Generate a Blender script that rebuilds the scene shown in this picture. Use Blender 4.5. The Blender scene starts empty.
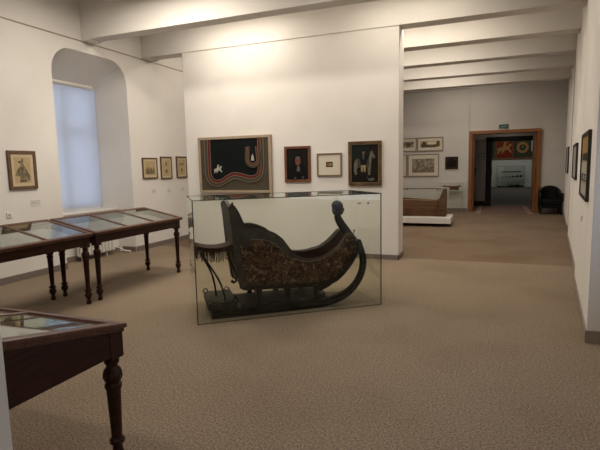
import bpy, bmesh, math, random
from math import sin, cos, pi, radians
from mathutils import Vector, Matrix
random.seed(4)
S = bpy.context.scene
COL = S.collection

# ------------------------------------------------------------------ materials
def mat(name, col, rough=0.6, metal=0.0, noise=None, bump=None, spec=0.5, emit=None, estr=0, coat=0):
    """noise=(colour2, scale, contrast_lo, contrast_hi, stretch)  bump=(scale,strength)"""
    m = bpy.data.materials.new(name); m.use_nodes = True
    nt = m.node_tree; b = nt.nodes['Principled BSDF']
    b.inputs['Base Color'].default_value = (*col, 1)
    b.inputs['Roughness'].default_value = rough
    b.inputs['Metallic'].default_value = metal
    b.inputs['Specular IOR Level'].default_value = spec
    if coat:
        b.inputs['Coat Weight'].default_value = coat; b.inputs['Coat Roughness'].default_value = .12
    if emit:
        b.inputs['Emission Color'].default_value = (*emit, 1); b.inputs['Emission Strength'].default_value = estr
    tc = nt.nodes.new('ShaderNodeTexCoord')
    if noise:
        c2, sc, lo, hi, st = noise
        mp = nt.nodes.new('ShaderNodeMapping'); mp.inputs['Scale'].default_value = st
        nt.links.new(tc.outputs['Object'], mp.inputs['Vector'])
        n = nt.nodes.new('ShaderNodeTexNoise'); n.inputs['Scale'].default_value = sc; n.inputs['Detail'].default_value = 5
        nt.links.new(mp.outputs[0], n.inputs['Vector'])
        r = nt.nodes.new('ShaderNodeValToRGB')
        r.color_ramp.elements[0].position = lo; r.color_ramp.elements[1].position = hi
        r.color_ramp.elements[0].color = (*col, 1); r.color_ramp.elements[1].color = (*c2, 1)
        nt.links.new(n.outputs['Fac'], r.inputs['Fac'])
        nt.links.new(r.outputs['Color'], b.inputs['Base Color'])
    if bump:
        n2 = nt.nodes.new('ShaderNodeTexNoise'); n2.inputs['Scale'].default_value = bump[0]; n2.inputs['Detail'].default_value = 4
        nt.links.new(tc.outputs['Object'], n2.inputs['Vector'])
        bp = nt.nodes.new('ShaderNodeBump'); bp.inputs['Strength'].default_value = bump[1]; bp.inputs['Distance'].default_value = .01
        nt.links.new(n2.outputs['Fac'], bp.inputs['Height']); nt.links.new(bp.outputs[0], b.inputs['Normal'])
    return m

def carpet(name, c1, c2, c3):
    m = bpy.data.materials.new(name); m.use_nodes = True
    nt = m.node_tree; b = nt.nodes['Principled BSDF']; b.inputs['Roughness'].default_value = .95
    b.inputs['Specular IOR Level'].default_value = .1
    tc = nt.nodes.new('ShaderNodeTexCoord')
    n = nt.nodes.new('ShaderNodeTexNoise'); n.inputs['Scale'].default_value = 70; n.inputs['Detail'].default_value = 3; n.inputs['Roughness'].default_value = .9
    nt.links.new(tc.outputs['Object'], n.inputs['Vector'])
    r = nt.nodes.new('ShaderNodeValToRGB')
    r.color_ramp.elements[0].position = .36; r.color_ramp.elements[1].position = .66
    r.color_ramp.elements[0].color = (*c1, 1); r.color_ramp.elements[1].color = (*c2, 1)
    nt.links.new(n.outputs['Fac'], r.inputs['Fac'])
    n2 = nt.nodes.new('ShaderNodeTexNoise'); n2.inputs['Scale'].default_value = .9; n2.inputs['Detail'].default_value = 3
    nt.links.new(tc.outputs['Object'], n2.inputs['Vector'])
    r2 = nt.nodes.new('ShaderNodeValToRGB'); r2.color_ramp.elements[0].position = .45; r2.color_ramp.elements[1].position = .7
    r2.color_ramp.elements[0].color = (1, 1, 1, 1); r2.color_ramp.elements[1].color = (*c3, 1)
    nt.links.new(n2.outputs['Fac'], r2.inputs['Fac'])
    mx = nt.nodes.new('ShaderNodeMix'); mx.data_type = 'RGBA'; mx.blend_type = 'MULTIPLY'; mx.inputs[0].default_value = 1
    nt.links.new(r.outputs[0], mx.inputs[6]); nt.links.new(r2.outputs[0], mx.inputs[7])
    nt.links.new(mx.outputs[2], b.inputs['Base Color'])
    return m

def glass(name, tint, f0=.04, rough=0.0):
    """thin architectural glass: tinted see-through plus Schlick mirror"""
    m = bpy.data.materials.new(name); m.use_nodes = True
    nt = m.node_tree; nt.nodes.clear()
    out = nt.nodes.new('ShaderNodeOutputMaterial')
    geo = nt.nodes.new('ShaderNodeNewGeometry')
    dot = nt.nodes.new('ShaderNodeVectorMath'); dot.operation = 'DOT_PRODUCT'
    nt.links.new(geo.outputs['Incoming'], dot.inputs[0]); nt.links.new(geo.outputs['Normal'], dot.inputs[1])
    def M(op, a, b=None):
        n = nt.nodes.new('ShaderNodeMath'); n.operation = op
        for i, v in enumerate((a, b)):
            if v is None: continue
            if isinstance(v, (int, float)): n.inputs[i].default_value = v
            else: nt.links.new(v, n.inputs[i])
        return n.outputs[0]
    a = M('ABSOLUTE', dot.outputs['Value']); o = M('SUBTRACT', 1.0, a); p = M('POWER', o, 5.0)
    f = M('ADD', M('MULTIPLY', p, 1 - f0), f0)
    t = nt.nodes.new('ShaderNodeBsdfTransparent'); t.inputs[0].default_value = (*tint, 1)
    g = nt.nodes.new('ShaderNodeBsdfGlossy'); g.inputs['Roughness'].default_value = rough
    g.inputs['Color'].default_value = (.95, 1, .97, 1)
    mx = nt.nodes.new('ShaderNodeMixShader')
    nt.links.new(f, mx.inputs[0]); nt.links.new(t.outputs[0], mx.inputs[1]); nt.links.new(g.outputs[0], mx.inputs[2])
    nt.links.new(mx.outputs[0], out.inputs['Surface'])
    return m

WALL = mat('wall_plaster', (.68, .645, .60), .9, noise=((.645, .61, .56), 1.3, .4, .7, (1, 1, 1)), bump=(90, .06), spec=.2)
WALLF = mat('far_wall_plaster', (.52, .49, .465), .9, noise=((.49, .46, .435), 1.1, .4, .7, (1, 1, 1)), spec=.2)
CEIL = mat('ceiling_plaster', (.70, .67, .62), .9, spec=.2)
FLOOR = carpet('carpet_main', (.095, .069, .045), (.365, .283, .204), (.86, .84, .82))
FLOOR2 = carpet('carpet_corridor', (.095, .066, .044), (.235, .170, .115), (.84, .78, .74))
FLOOR3 = mat('vestibule_floor', (.10, .06, .042), .8, noise=((.075, .045, .032), 5, .3, .7, (1, 1, 1)))
FLOOR4 = mat('hall_floor', (.045, .036, .028), .9, noise=((.065, .052, .04), 1, .3, .7, (1, 4, 1)))
BASE = mat('baseboard_paint', (.17, .135, .115), .5)
BASER = mat('baseboard_paint_light', (.24, .19, .15), .5)
RAIL = mat('picture_rail', (.33, .25, .19), .6)
WOOD = mat('dark_mahogany', (.020, .008, .005), .4, noise=((.045, .018, .011), 7, .3, .75, (1, 1, 9)), spec=.12)
WOODT = mat('mahogany_top', (.060, .024, .014), .35, noise=((.11, .048, .028), 9, .3, .75, (1, 8, 1)), spec=.22)
BED = mat('display_bed_cloth', (.12, .115, .11), .9, noise=((.15, .145, .14), 3, .3, .7, (1, 1, 1)))
TGLASS = glass('table_glass', (.95, .965, .965), .06)
CGLASS = glass('case_glass', (.968, .980, .960), .016)
LGLASS = glass('clear_glass', (.985, .993, .985), .02)
EDGE = mat('glass_edge_dark', (.012, .02, .018), .25, spec=.12)
IRON = mat('black_iron', (.012, .012, .012), .4, metal=.3, spec=.12)
BLACKW = mat('sleigh_black_wood', (.007, .006, .005), .38, noise=((.016, .014, .011), 8, .3, .7, (1, 1, 1)), spec=.12)
DKGREY = mat('sleigh_grey_paint', (.022, .018, .013), .6, noise=((.055, .044, .031), 14, .35, .7, (1, 1, 1)), bump=(30, .2), spec=.12)
GILT = mat('worn_gilt', (.17, .12, .065), .45, metal=.3)
LINING = mat('sleigh_lining', (.06, .022, .016), .8, noise=((.04, .015, .012), 6, .3, .7, (1, 1, 1)), spec=.12)
FRINGE = mat('fringe_wool', (.02, .013, .009), .9, noise=((.06, .042, .03), 60, .4, .7, (1, 1, .1)), spec=.12)
SADDLE = mat('saddle_leather', (.035, .013, .008), .55, spec=.12)
BLUEH = mat('bonnet_blue_paint', (.045, .055, .085), .6, noise=((.03, .03, .045), 25, .4, .7, (1, 1, 1)), spec=.12)
FACE = mat('carved_face_paint', (.05, .045, .05), .55, noise=((.03, .025, .02), 30, .4, .7, (1, 1, 1)), spec=.12)
WHITE = mat('white_enamel', (.62, .60, .55), .4)
PLASTIC = mat('white_plastic', (.60, .57, .52), .5)
CARD = mat('label_card', (.60, .57, .53), .8)
INK = mat('card_ink', (.36, .34, .31), .8)
BLIND = None
BLACKL = mat('black_leather', (.008, .008, .008), .35, spec=.12)
DOORW = mat('door_orange_wood', (.24, .088, .020), .45, noise=((.16, .056, .014), 8, .3, .7, (6, 6, .6)))
DOORK = mat('dark_door_frame', (.012, .011, .010), .5, spec=.12)
GREYD = mat('grey_door_panel', (.17, .15, .145), .35)
GREENS = mat('exit_green', (.006, .035, .028), .5, emit=(.006, .05, .04), estr=.12)
SIGNW = mat('sign_white', (.25, .4, .36), .5, emit=(.3, .5, .45), estr=.08)

# brocade upholstery of the sleigh
def brocade():
    m = bpy.data.materials.new('sleigh_brocade'); m.use_nodes = True
    nt = m.node_tree; b = nt.nodes['Principled BSDF']; b.inputs['Roughness'].default_value = .75; b.inputs['Specular IOR Level'].default_value = .15
    tc = nt.nodes.new('ShaderNodeTexCoord')
    v = nt.nodes.new('ShaderNodeTexNoise'); v.inputs['Scale'].default_value = 8.5; v.inputs['Detail'].default_value = 3; v.inputs['Distortion'].default_value = 1.6
    nt.links.new(tc.outputs['Object'], v.inputs['Vector'])
    r = nt.nodes.new('ShaderNodeValToRGB'); e = r.color_ramp.elements
    e[0].position = .40; e[0].color = (.016, .006, .004, 1); e[1].position = .62; e[1].color = (.085, .036, .017, 1)
    nt.links.new(v.outputs['Fac'], r.inputs['Fac'])
    w = nt.nodes.new('ShaderNodeTexNoise'); w.inputs['Scale'].default_value = 13; w.inputs['Detail'].default_value = 4; w.inputs['Distortion'].default_value = 2.2
    nt.links.new(tc.outputs['Object'], w.inputs['Vector'])
    r2 = nt.nodes.new('ShaderNodeValToRGB'); r2.color_ramp.elements[0].position = .52; r2.color_ramp.elements[1].position = .64
    r2.color_ramp.elements[0].color = (0, 0, 0, 1); r2.color_ramp.elements[1].color = (1, 1, 1, 1)
    nt.links.new(w.outputs['Fac'], r2.inputs['Fac'])
    mx = nt.nodes.new('ShaderNodeMix'); mx.data_type = 'RGBA'
    nt.links.new(r2.outputs[0], mx.inputs[0]); nt.links.new(r.outputs[0], mx.inputs[6]); mx.inputs[7].default_value = (.17, .115, .055, 1)
    nt.links.new(mx.outputs[2], b.inputs['Base Color'])
    bp = nt.nodes.new('ShaderNodeBump'); bp.inputs['Strength'].default_value = .35; bp.inputs['Distance'].default_value = .008
    nt.links.new(w.outputs['Fac'], bp.inputs['Height']); nt.links.new(bp.outputs[0], b.inputs['Normal'])
    return m
BROC = brocade()

# ------------------------------------------------------------------ mesh helpers
class MB:
    def __init__(s): s.v = []; s.f = []; s.m = []; s.mi = 0
    def face(s, pts):
        n = len(s.v); s.v += [tuple(p) for p in pts]; s.f.append(tuple(range(n, n + len(pts)))); s.m.append(s.mi)
    def hexa(s, a):            # 8 corners: bottom 4 ccw, top 4 ccw
        n = len(s.v); s.v += [tuple(p) for p in a]
        for q in ((3, 2, 1, 0), (4, 5, 6, 7), (0, 1, 5, 4), (1, 2, 6, 5), (2, 3, 7, 6), (3, 0, 4, 7)):
            s.f.append(tuple(n + i for i in q)); s.m.append(s.mi)
    def box(s, x0, x1, y0, y1, z0, z1):
        s.hexa([(x0, y0, z0), (x1, y0, z0), (x1, y1, z0), (x0, y1, z0), (x0, y0, z1), (x1, y0, z1), (x1, y1, z1), (x0, y1, z1)])
    def prism(s, pts, axis, a, b):
        """pts 2D polygon; extruded along axis (0,1,2) from a to b"""
        def P(p, h):
            if axis == 0: return (h, p[0], p[1])
            if axis == 1: return (p[0], h, p[1])
            return (p[0], p[1], h)
        n = len(s.v); k = len(pts)
        s.v += [P(p, a) for p in pts] + [P(p, b) for p in pts]
        s.f.append(tuple(range(n, n + k))[::-1]); s.m.append(s.mi)
        s.f.append(tuple(range(n + k, n + 2 * k))); s.m.append(s.mi)
        for i in range(k):
            j = (i + 1) % k
            s.f.append((n + i, n + j, n + k + j, n + k + i)); s.m.append(s.mi)
    def rings(s, rs, cap=True, closed=True):
        """list of rings of equal length -> lofted skin"""
        n = len(s.v); k = len(rs[0])
        for r in rs: s.v += [tuple(p) for p in r]
        for i in range(len(rs) - 1):
            for j in range(k if closed else k - 1):
                jj = (j + 1) % k
                s.f.append((n + i * k + j, n + i * k + jj, n + (i + 1) * k + jj, n + (i + 1) * k + j)); s.m.append(s.mi)
        if cap and closed:
            s.f.append(tuple(n + j for j in range(k))[::-1]); s.m.append(s.mi)
            s.f.append(tuple(n + (len(rs) - 1) * k + j for j in range(k))); s.m.append(s.mi)
    def lathe(s, prof, cx=0, cy=0, seg=20, flute=None):
        rs = []
        for z, r in prof:
            ring = []
            for j in range(seg):
                a = 2 * pi * j / seg; rr = r
                if flute and flute[0] < z < flute[1]: rr = r * (1 - .10 * (j % 2))
                ring.append((cx + rr * cos(a), cy + rr * sin(a), z))
            rs.append(ring)
        s.rings(rs)
    def tube(s, pts, r, seg=8, rx=None):
        """sweep a circle (or rectangle when rx given: half width across, half height) along points"""
        P = [Vector(p) for p in pts]; rs = []; up = None
        for i, p in enumerate(P):
            t = (P[min(i + 1, len(P) - 1)] - P[max(i - 1, 0)]).normalized()
            if up is None:
                up = Vector((0, 0, 1)) if abs(t.z) < .9 else Vector((0, 1, 0))
            sd = t.cross(up).normalized(); up = sd.cross(t).normalized()
            rr = r[i] if isinstance(r, (list, tuple)) else r
            ring = []
            if rx:
                for a, b in ((-1, -1), (1, -1), (1, 1), (-1, 1)): ring.append(p + sd * a * rx + up * b * rr)
            else:
                for j in range(seg):
                    a = 2 * pi * j / seg; ring.append(p + sd * cos(a) * rr + up * sin(a) * rr)
            rs.append(ring)
        s.rings(rs)
    def ball(s, c, r, seg=12, n=8, sc=(1, 1, 1)):
        rs = []
        for i in range(n + 1):
            a = -pi / 2 + pi * i / n; q = max(cos(a), .02)
            rs.append([(c[0] + r * sc[0] * q * cos(2 * pi * j / seg), c[1] + r * sc[1] * q * sin(2 * pi * j / seg), c[2] + r * sc[2] * sin(a)) for j in range(seg)])
        s.rings(rs)
    def build(s, name, mats, parent=None, smooth=False, bevel=0, kind=None, label=None):
        me = bpy.data.meshes.new(name); me.from_pydata(s.v, [], s.f)
        if not isinstance(mats, (list, tuple)): mats = [mats]
        for m in mats: me.materials.append(m)
        for p, i in zip(me.polygons, s.m):
            p.material_index = min(i, len(mats) - 1); p.use_smooth = smooth
        bm = bmesh.new(); bm.from_mesh(me); bmesh.ops.recalc_face_normals(bm, faces=bm.faces); bm.to_mesh(me); bm.free()
        o = bpy.data.objects.new(name, me); COL.objects.link(o)
        if parent: o.parent = parent
        if bevel:
            b = o.modifiers.new('bevel', 'BEVEL'); b.width = bevel; b.segments = 2; b.limit_method = 'ANGLE'
        if smooth:
            e = o.modifiers.new('edges', 'EDGE_SPLIT'); e.split_angle = radians(40)
        if kind: o['kind'] = kind
        if label: o['label'] = label
        return o

def thing(name, label, cat, loc, rz=0, group=None):
    o = bpy.data.objects.new(name, None); COL.objects.link(o)
    o.empty_display_size = .1
    o.location = loc; o.rotation_euler = (0, 0, rz); o['label'] = label; o['category'] = cat
    if group: o['group'] = group
    return o
def tag(o, label, cat, group=None):
    o['label'] = label; o['category'] = cat
    if group: o['group'] = group
    return o
def copy_tree(o, parent=None):
    c = o.copy(); COL.objects.link(c)
    if parent: c.parent = parent
    for ch in list(o.children): copy_tree(ch, c)
    return c
def lerp(t, a, b): return a + (b - a) * t
def interp(x, tab):
    if x <= tab[0][0]: return tab[0][1]
    for (a, b), (c, d) in zip(tab, tab[1:]):
        if x <= c: return b + (d - b) * (x - a) / (c - a)
    return tab[-1][1]
def smooth_tab(x, tab):
    """Catmull-Rom through (x,y) table"""
    n = len(tab)
    if x <= tab[0][0]: return tab[0][1]
    if x >= tab[-1][0]: return tab[-1][1]
    for i in range(n - 1):
        if x <= tab[i + 1][0]: break
    x0, y0 = tab[i]; x1, y1 = tab[i + 1]; h = x1 - x0
    def sl(k):
        a = tab[max(k - 1, 0)]; b = tab[min(k + 1, n - 1)]
        return (b[1] - a[1]) / (b[0] - a[0])
    t = (x - x0) / h; m0 = sl(i) * h; m1 = sl(i + 1) * h
    return (2*t**3-3*t*t+1)*y0 + (t**3-2*t*t+t)*m0 + (-2*t**3+3*t*t)*y1 + (t**3-t*t)*m1
def crv(pts, n=8):
    """smooth polyline through nD points"""
    P = [Vector(p) for p in pts]; out = []
    for i in range(len(P) - 1):
        p0 = P[max(i - 1, 0)]; p1 = P[i]; p2 = P[i + 1]; p3 = P[min(i + 2, len(P) - 1)]
        for k in range(n):
            t = k / n
            out.append(.5 * ((2 * p1) + (p2 - p0) * t + (2 * p0 - 5 * p1 + 4 * p2 - p3) * t * t + (3 * p1 - p0 - 3 * p2 + p3) * t ** 3))
    out.append(P[-1]); return out

# ------------------------------------------------------------------ the room
CZ = 4.42; BZ = 3.83; DEP = .9
XL = -6.5; YF = 17.1
def xr(y): return .842 + .105 * (y - 4.72)

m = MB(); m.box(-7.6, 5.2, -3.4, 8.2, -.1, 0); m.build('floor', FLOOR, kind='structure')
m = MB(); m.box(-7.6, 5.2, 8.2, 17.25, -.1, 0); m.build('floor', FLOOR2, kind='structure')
m = MB(); m.box(-2.5, 4.0, 17.25, 20.0, -.1, 0); m.build('floor', FLOOR3, kind='structure')
m = MB(); m.box(-4.5, 8.0, 20.0, 37.0, -.1, 0); m.build('floor', FLOOR4, kind='structure')
m = MB(); m.box(-7.6, 5.2, -3.4, 17.6, CZ, CZ + .1); m.build('ceiling', CEIL, kind='structure')

# left wall with arched niche
NY0, NY1 = 5.81, 7.5
def arch(y0, y1, zs, zt, r, n=8):
    pts = [(y0, 0), (y0, zs)]
    for i in range(1, n + 1):
        a = pi - (pi / 2) * i / n; pts.append((y0 + r + r * cos(a), zs + (zt - zs) * sin(a)))
    for i in range(0, n + 1):
        a = pi / 2 - (pi / 2) * i / n; pts.append((y1 - r + r * cos(a), zs + (zt - zs) * sin(a)))
    pts.append((y1, 0)); return pts
A1 = arch(NY0, NY1, 3.22, 3.63, .40); A2 = arch(5.92, 7.42, 2.95, 3.24, .10)
m = MB()
def q(y0, y1, z0, z1, x=XL): m.face([(x, y0, z0), (x, y1, z0), (x, y1, z1), (x, y0, z1)])
q(-3.3, NY0, 0, CZ); q(NY1, YF + .1, 0, CZ)
for a, b in zip(A1[1:-1], A1[2:-1]):
    m.face([(XL, a[0], a[1]), (XL, b[0], b[1]), (XL, b[0], CZ), (XL, a[0], CZ)])
m.rings([[(XL, y, z) for y, z in A1], [(-6.9, lerp(.55, A1[i][0], A2[i][0]), lerp(.55, A1[i][1], A2[i][1])) for i in range(len(A1))], [(-7.2, y, z) for y, z in A2]], cap=False, closed=False)
# parapet below the window, and reveal around the window
m.box(-7.3, -6.9, 5.84, 7.47, 0, .84)
m.face([(-7.2, 5.92, 3.2), (-7.2, 7.42, 3.2), (-7.2, 7.42, 3.3), (-7.2, 5.92, 3.3)])
wl = m.build('wall_left', WALL, kind='structure')
m = MB(); m.box(-7.3, -6.86, 5.86, 7.46, .84, .87); m.build('trim_1', PLASTIC, kind='structure', bevel=.006)
# window: frame, glass
m = MB()
for y0, y1, z0, z1 in ((5.86, 5.95, .87, 3.24), (7.38, 7.47, .87, 3.24), (5.86, 7.47, .87, .95), (5.86, 7.47, 3.16, 3.26), (6.63, 6.70, .87, 3.24), (5.86, 7.47, 2.3, 2.36)):
    m.box(-7.42, -7.34, y0, y1, z0, z1)
win = m.build('window_1', PLASTIC, kind='structure')
m = MB(); m.box(-7.39, -7.385, 5.9, 7.42, .9, 3.2); m.build('pane', TGLASS, win)
m = MB()   # outer reveal joining wall and window
m.box(-7.42, -7.2, 5.80, 5.90, .84, 3.35); m.box(-7.42, -7.2, 7.44, 7.54, .84, 3.35); m.box(-7.42, -7.2, 5.8, 7.54, 3.24, 3.4); m.box(-7.42, -7.28, 5.8, 7.54, .7, .88)
m.build('trim_2', WALL, kind='structure')
# roller blind
bm_ = bpy.data.materials.new('blind_fabric'); bm_.use_nodes = True
nt = bm_.node_tree; nt.nodes.clear(); o_ = nt.nodes.new('ShaderNodeOutputMaterial')
d_ = nt.nodes.new('ShaderNodeBsdfDiffuse'); d_.inputs[0].default_value = (.55, .56, .6, 1)
t_ = nt.nodes.new('ShaderNodeBsdfTranslucent'); t_.inputs[0].default_value = (.58, .60, .62, 1)
x_ = nt.nodes.new('ShaderNodeMixShader'); x_.inputs[0].default_value = .55
nt.links.new(d_.outputs[0], x_.inputs[1]); nt.links.new(t_.outputs[0], x_.inputs[2]); nt.links.new(x_.outputs[0], o_.inputs[0])
bl = thing('roller_blind', 'pale blue roller blind pulled down over the arched window', 'blind', (-7.245, 6.67, .91))
m = MB(); m.box(-.003, .003, -.765, .765, 0, 2.27); m.build('blind_cloth', bm_, bl)
m = MB(); m.tube([(0, -.76, 2.29), (0, .76, 2.29)], .03, 12); m.build('roller', PLASTIC, bl, smooth=True)
m = MB(); m.box(-.008, .008, -.70, .70, -.03, .0); m.build('bottom_bar', PLASTIC, bl)

for k, (a, b, dz) in enumerate(((2.0, 4.1, 1.2), (11.45, 12.5, .2))):  # unseen blinds, added to soften the daylight from the right recess windows
    m = MB(); x0, x1 = xr(a) + DEP + .05, xr(b) + DEP + .05; o2 = .01
    m.hexa([(x0, a + o2, .92 + dz), (x0 + .004, a + o2, .92 + dz), (x1 + .004, b - o2, .92 + dz), (x1, b - o2, .92 + dz), (x0, a + o2, 3.18), (x0 + .004, a + o2, 3.18), (x1 + .004, b - o2, 3.18), (x1, b - o2, 3.18)])
    tag(m.build('roller_blind', bm_), ('unseen roller blind added to soften daylight in the right wall recess nearest the viewer', 'unseen roller blind added to soften daylight in the far recess of the right wall')[k], 'blind')
# back wall, near pier at the left edge
m = MB(); m.box(-7.6, 5.2, -3.5, -3.3, 0, CZ); m.build('wall_back', WALL, kind='structure')
m = MB(); m.box(-7.6, 5.2, -3.3, -3.28, 0, .1); m.build('baseboard_back', BASE, kind='structure')

# right wall: piers with recesses between them, on a slightly splayed line
m = MB()
piers = [(-3.3, 1.2, 0), (4.72, 7.12, 0), (7.75, 11.24, .04), (12.7, YF + .2, .07)]
for a, b, f in piers:
    m.hexa([(xr(a) + f, a, 0), (xr(a) + DEP + .1, a, 0), (xr(b) + DEP + .1, b, 0), (xr(b) + f, b, 0), (xr(a) + f, a, CZ), (xr(a) + DEP + .1, a, CZ), (xr(b) + DEP + .1, b, CZ), (xr(b) + f, b, CZ)])
def back_slab(a, b, z0, z1):
    m.hexa([(xr(a) + DEP, a, z0), (xr(a) + DEP + .2, a, z0), (xr(b) + DEP + .2, b, z0), (xr(b) + DEP, b, z0), (xr(a) + DEP, a, z1), (xr(a) + DEP + .2, a, z1), (xr(b) + DEP + .2, b, z1), (xr(b) + DEP, b, z1)])
RW = [(2.0, 4.1), (11.45, 12.5)]
for a, b in ((-3.4, 2.0), (4.1, 11.45), (12.5, YF + .2)): back_slab(a, b, 0, CZ)
for a, b in RW: back_slab(a, b, 0, .9); back_slab(a, b, 3.2, CZ)
m.build('wall_right', WALL, kind='structure')
m = MB(); e = .015
for a, b, f in piers:
    b2 = min(b, YF); e = .015 - f; fe = f
    m.hexa([(xr(a) - e, a, 0), (xr(a) + .01 + f, a, 0), (xr(b2) + .01 + f, b2, 0), (xr(b2) - e, b2, 0), (xr(a) - e, a, .11), (xr(a) + .01 + f, a, .11), (xr(b2) + .01 + f, b2, .11), (xr(b2) - e, b2, .11)])
    m.box(xr(a) - e, xr(a) + DEP, a - .015, a + .005, 0, .11)
m.build('baseboard_right', BASER, kind='structure')

for k, (a, b) in enumerate(RW):
    m = MB(); t_ = .08; xa, xb = xr(a) + DEP + .12, xr(b) + DEP + .12
    def bar(a2, b2, z0, z1):
        A2_, B2_ = xr(a2) + DEP + .12, xr(b2) + DEP + .12
        m.hexa([(A2_, a2, z0), (A2_ + .06, a2, z0), (B2_ + .06, b2, z0), (B2_, b2, z0), (A2_, a2, z1), (A2_ + .06, a2, z1), (B2_ + .06, b2, z1), (B2_, b2, z1)])
    bar(a, a + t_, .9, 3.2); bar(b - t_, b, .9, 3.2); bar(a, b, .9, .98); bar(a, b, 3.12, 3.2); bar((a + b) / 2 - .03, (a + b) / 2 + .03, .9, 3.2); bar(a, b, 2.3, 2.36)
    wn = m.build('window_%d' % (k + 2), PLASTIC, kind='structure')
    m = MB(); m.hexa([(xa + .025, a, .92), (xa + .03, a, .92), (xb + .03, b, .92), (xb + .025, b, .92), (xa + .025, a, 3.18), (xa + .03, a, 3.18), (xb + .03, b, 3.18), (xb + .025, b, 3.18)]); m.build('pane', TGLASS, wn)
# left baseboard
m = MB()
m.box(XL, XL + .018, -3.3, NY0, 0, .1); m.box(XL, XL + .018, NY1, YF, 0, .1)
m.box(-6.9, -6.882, 5.84, 7.47, 0, .1); m.box(-6.9, XL, 7.465, 7.483, 0, .1)
m.build('baseboard_left', BASE, kind='structure')
# picture rail
m = MB(); m.box(XL, XL + .012, -3.3, 9.7, 3.795, 3.812); m.build('trim_3', RAIL, kind='structure')

# ceiling beams
def beam(n, y0, y1, x0=XL, x1=None):
    m = MB(); x1 = x1 if x1 is not None else xr(y0) + DEP
    m.box(x0 - .05, x1, y0, y1, BZ, CZ + .02); m.build('trim_%d' % n, WALL, kind='structure')
beam(4, -1.6, -1.27); beam(5, 1.5, 1.83); beam(6, 3.95, 4.28)
beam(7, 6.47, 6.72); beam(8, 7.985, 8.28); beam(9, 9.54, 9.86); beam(10, 11.28, 11.6); beam(11, 13.05, 13.37); beam(12, 14.80, 15.12)
# corbels under the beam ends on the left wall
for i, y in enumerate((6.47, 8.02)):
    m = MB(); m.box(XL, XL + .20, y - .01, y + .26, BZ - .025, BZ); m.build('trim_%d' % (13 + i), WALL, kind='structure')

# partition wall
m = MB(); m.box(-5.55, -1.40, 8.0, 8.45, 0, BZ); m.build('wall_partition', WALL, kind='structure')
m = MB(); e = .015
m.box(-5.55 - e, -1.40 + e, 8.0 - e, 8.0, 0, .085); m.box(-1.40, -1.40 + e, 8.0 - e, 8.45, 0, .085); m.box(-5.55 - e, -5.55, 8.0 - e, 8.45, 0, .085)
m.build('baseboard_partition', BASE, kind='structure')

# far wall with wide doorway
DX0, DX1, DZ = -.53, 1.40, 2.56
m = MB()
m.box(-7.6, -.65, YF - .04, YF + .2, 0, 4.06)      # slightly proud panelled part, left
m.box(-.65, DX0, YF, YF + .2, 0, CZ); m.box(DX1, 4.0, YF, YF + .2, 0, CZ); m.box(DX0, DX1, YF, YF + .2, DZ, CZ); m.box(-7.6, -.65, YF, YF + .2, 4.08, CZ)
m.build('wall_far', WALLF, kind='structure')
m = MB(); m.box(XL, -.66, YF - .055, YF - .04, 0, .1); m.box(1.56, xr(YF), YF - .015, YF, 0, .1); m.build('baseboard_far', BASE, kind='structure')
m = MB(); m.box(1.5, xr(YF), YF - .02, YF, 2.62, 2.645); m.build('trim_15', WALLF, kind='structure')
# orange door frame
m = MB()
for a, b in ((DX0 - .11, DX0), (DX1, DX1 + .12)):
    m.box(a, b, YF - .09, YF + .22, 0, DZ)
m.box(DX0 - .11, DX1 + .12, YF - .09, YF + .22, DZ, DZ + .11)
d1 = m.build('door_1', DOORW, kind='structure', bevel=.01)
m = MB(); m.box(DX0 + .005, DX0 + .05, YF + .05, YF + .98, .01, 2.5); dl = m.build('door_leaf', DOORW, d1)
m = MB(); m.box(DX0 + .05, DX0 + .09, YF + .8, YF + .86, 1.2, 1.45); m.build('door_handle', IRON, dl)
m = MB(); m.box(DX1 - .05, DX1 - .005, YF + .05, YF + .98, .01, 2.5); m.build('door_leaf', DOORW, d1)

# vestibule
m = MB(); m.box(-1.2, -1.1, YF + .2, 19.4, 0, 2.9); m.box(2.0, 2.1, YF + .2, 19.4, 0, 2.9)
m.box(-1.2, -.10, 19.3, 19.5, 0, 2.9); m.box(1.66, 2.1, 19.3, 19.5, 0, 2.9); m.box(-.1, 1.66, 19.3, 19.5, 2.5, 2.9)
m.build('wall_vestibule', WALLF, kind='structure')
m = MB(); m.box(-1.2, 2.1, YF + .2, 19.5, 2.9, 3.0); m.build('ceiling', CEIL, kind='structure')
m = MB(); m.box(-.12, .09, 19.2, 19.55, 0, 2.5); m.box(1.60, 1.70, 19.2, 19.55, 0, 2.5); m.box(-.12, 1.70, 19.2, 19.55, 2.40, 2.56)
d2 = m.build('door_2', DOORK, kind='structure')
m = MB(); m.box(.06, .10, 19.13, 19.2, 1.15, 1.45); m.build('door_handle', IRON, d2)
gp = thing('service_door', 'flat grey door leaf carrying a small black sign inside the doorway', 'door', (-.30, 19.15, 0))
m = MB(); m.box(-.28, .17, 0, .04, .2, 2.48); m.build('door_panel', GREYD, gp)
m = MB(); m.box(-.28, .17, -.005, .045, .02, .2); m.build('kick_plate', DOORK, gp)
sg = MB(); sg.box(-.15, .14, -.008, 0, 1.86, 1.95); sg.mi = 1
for i in range(6): sg.box(-.12 + i * .042, -.095 + i * .042, -.011, -.008, 1.885, 1.925)
sg.build('door_sign', [DOORK, PLASTIC], gp)

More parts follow.
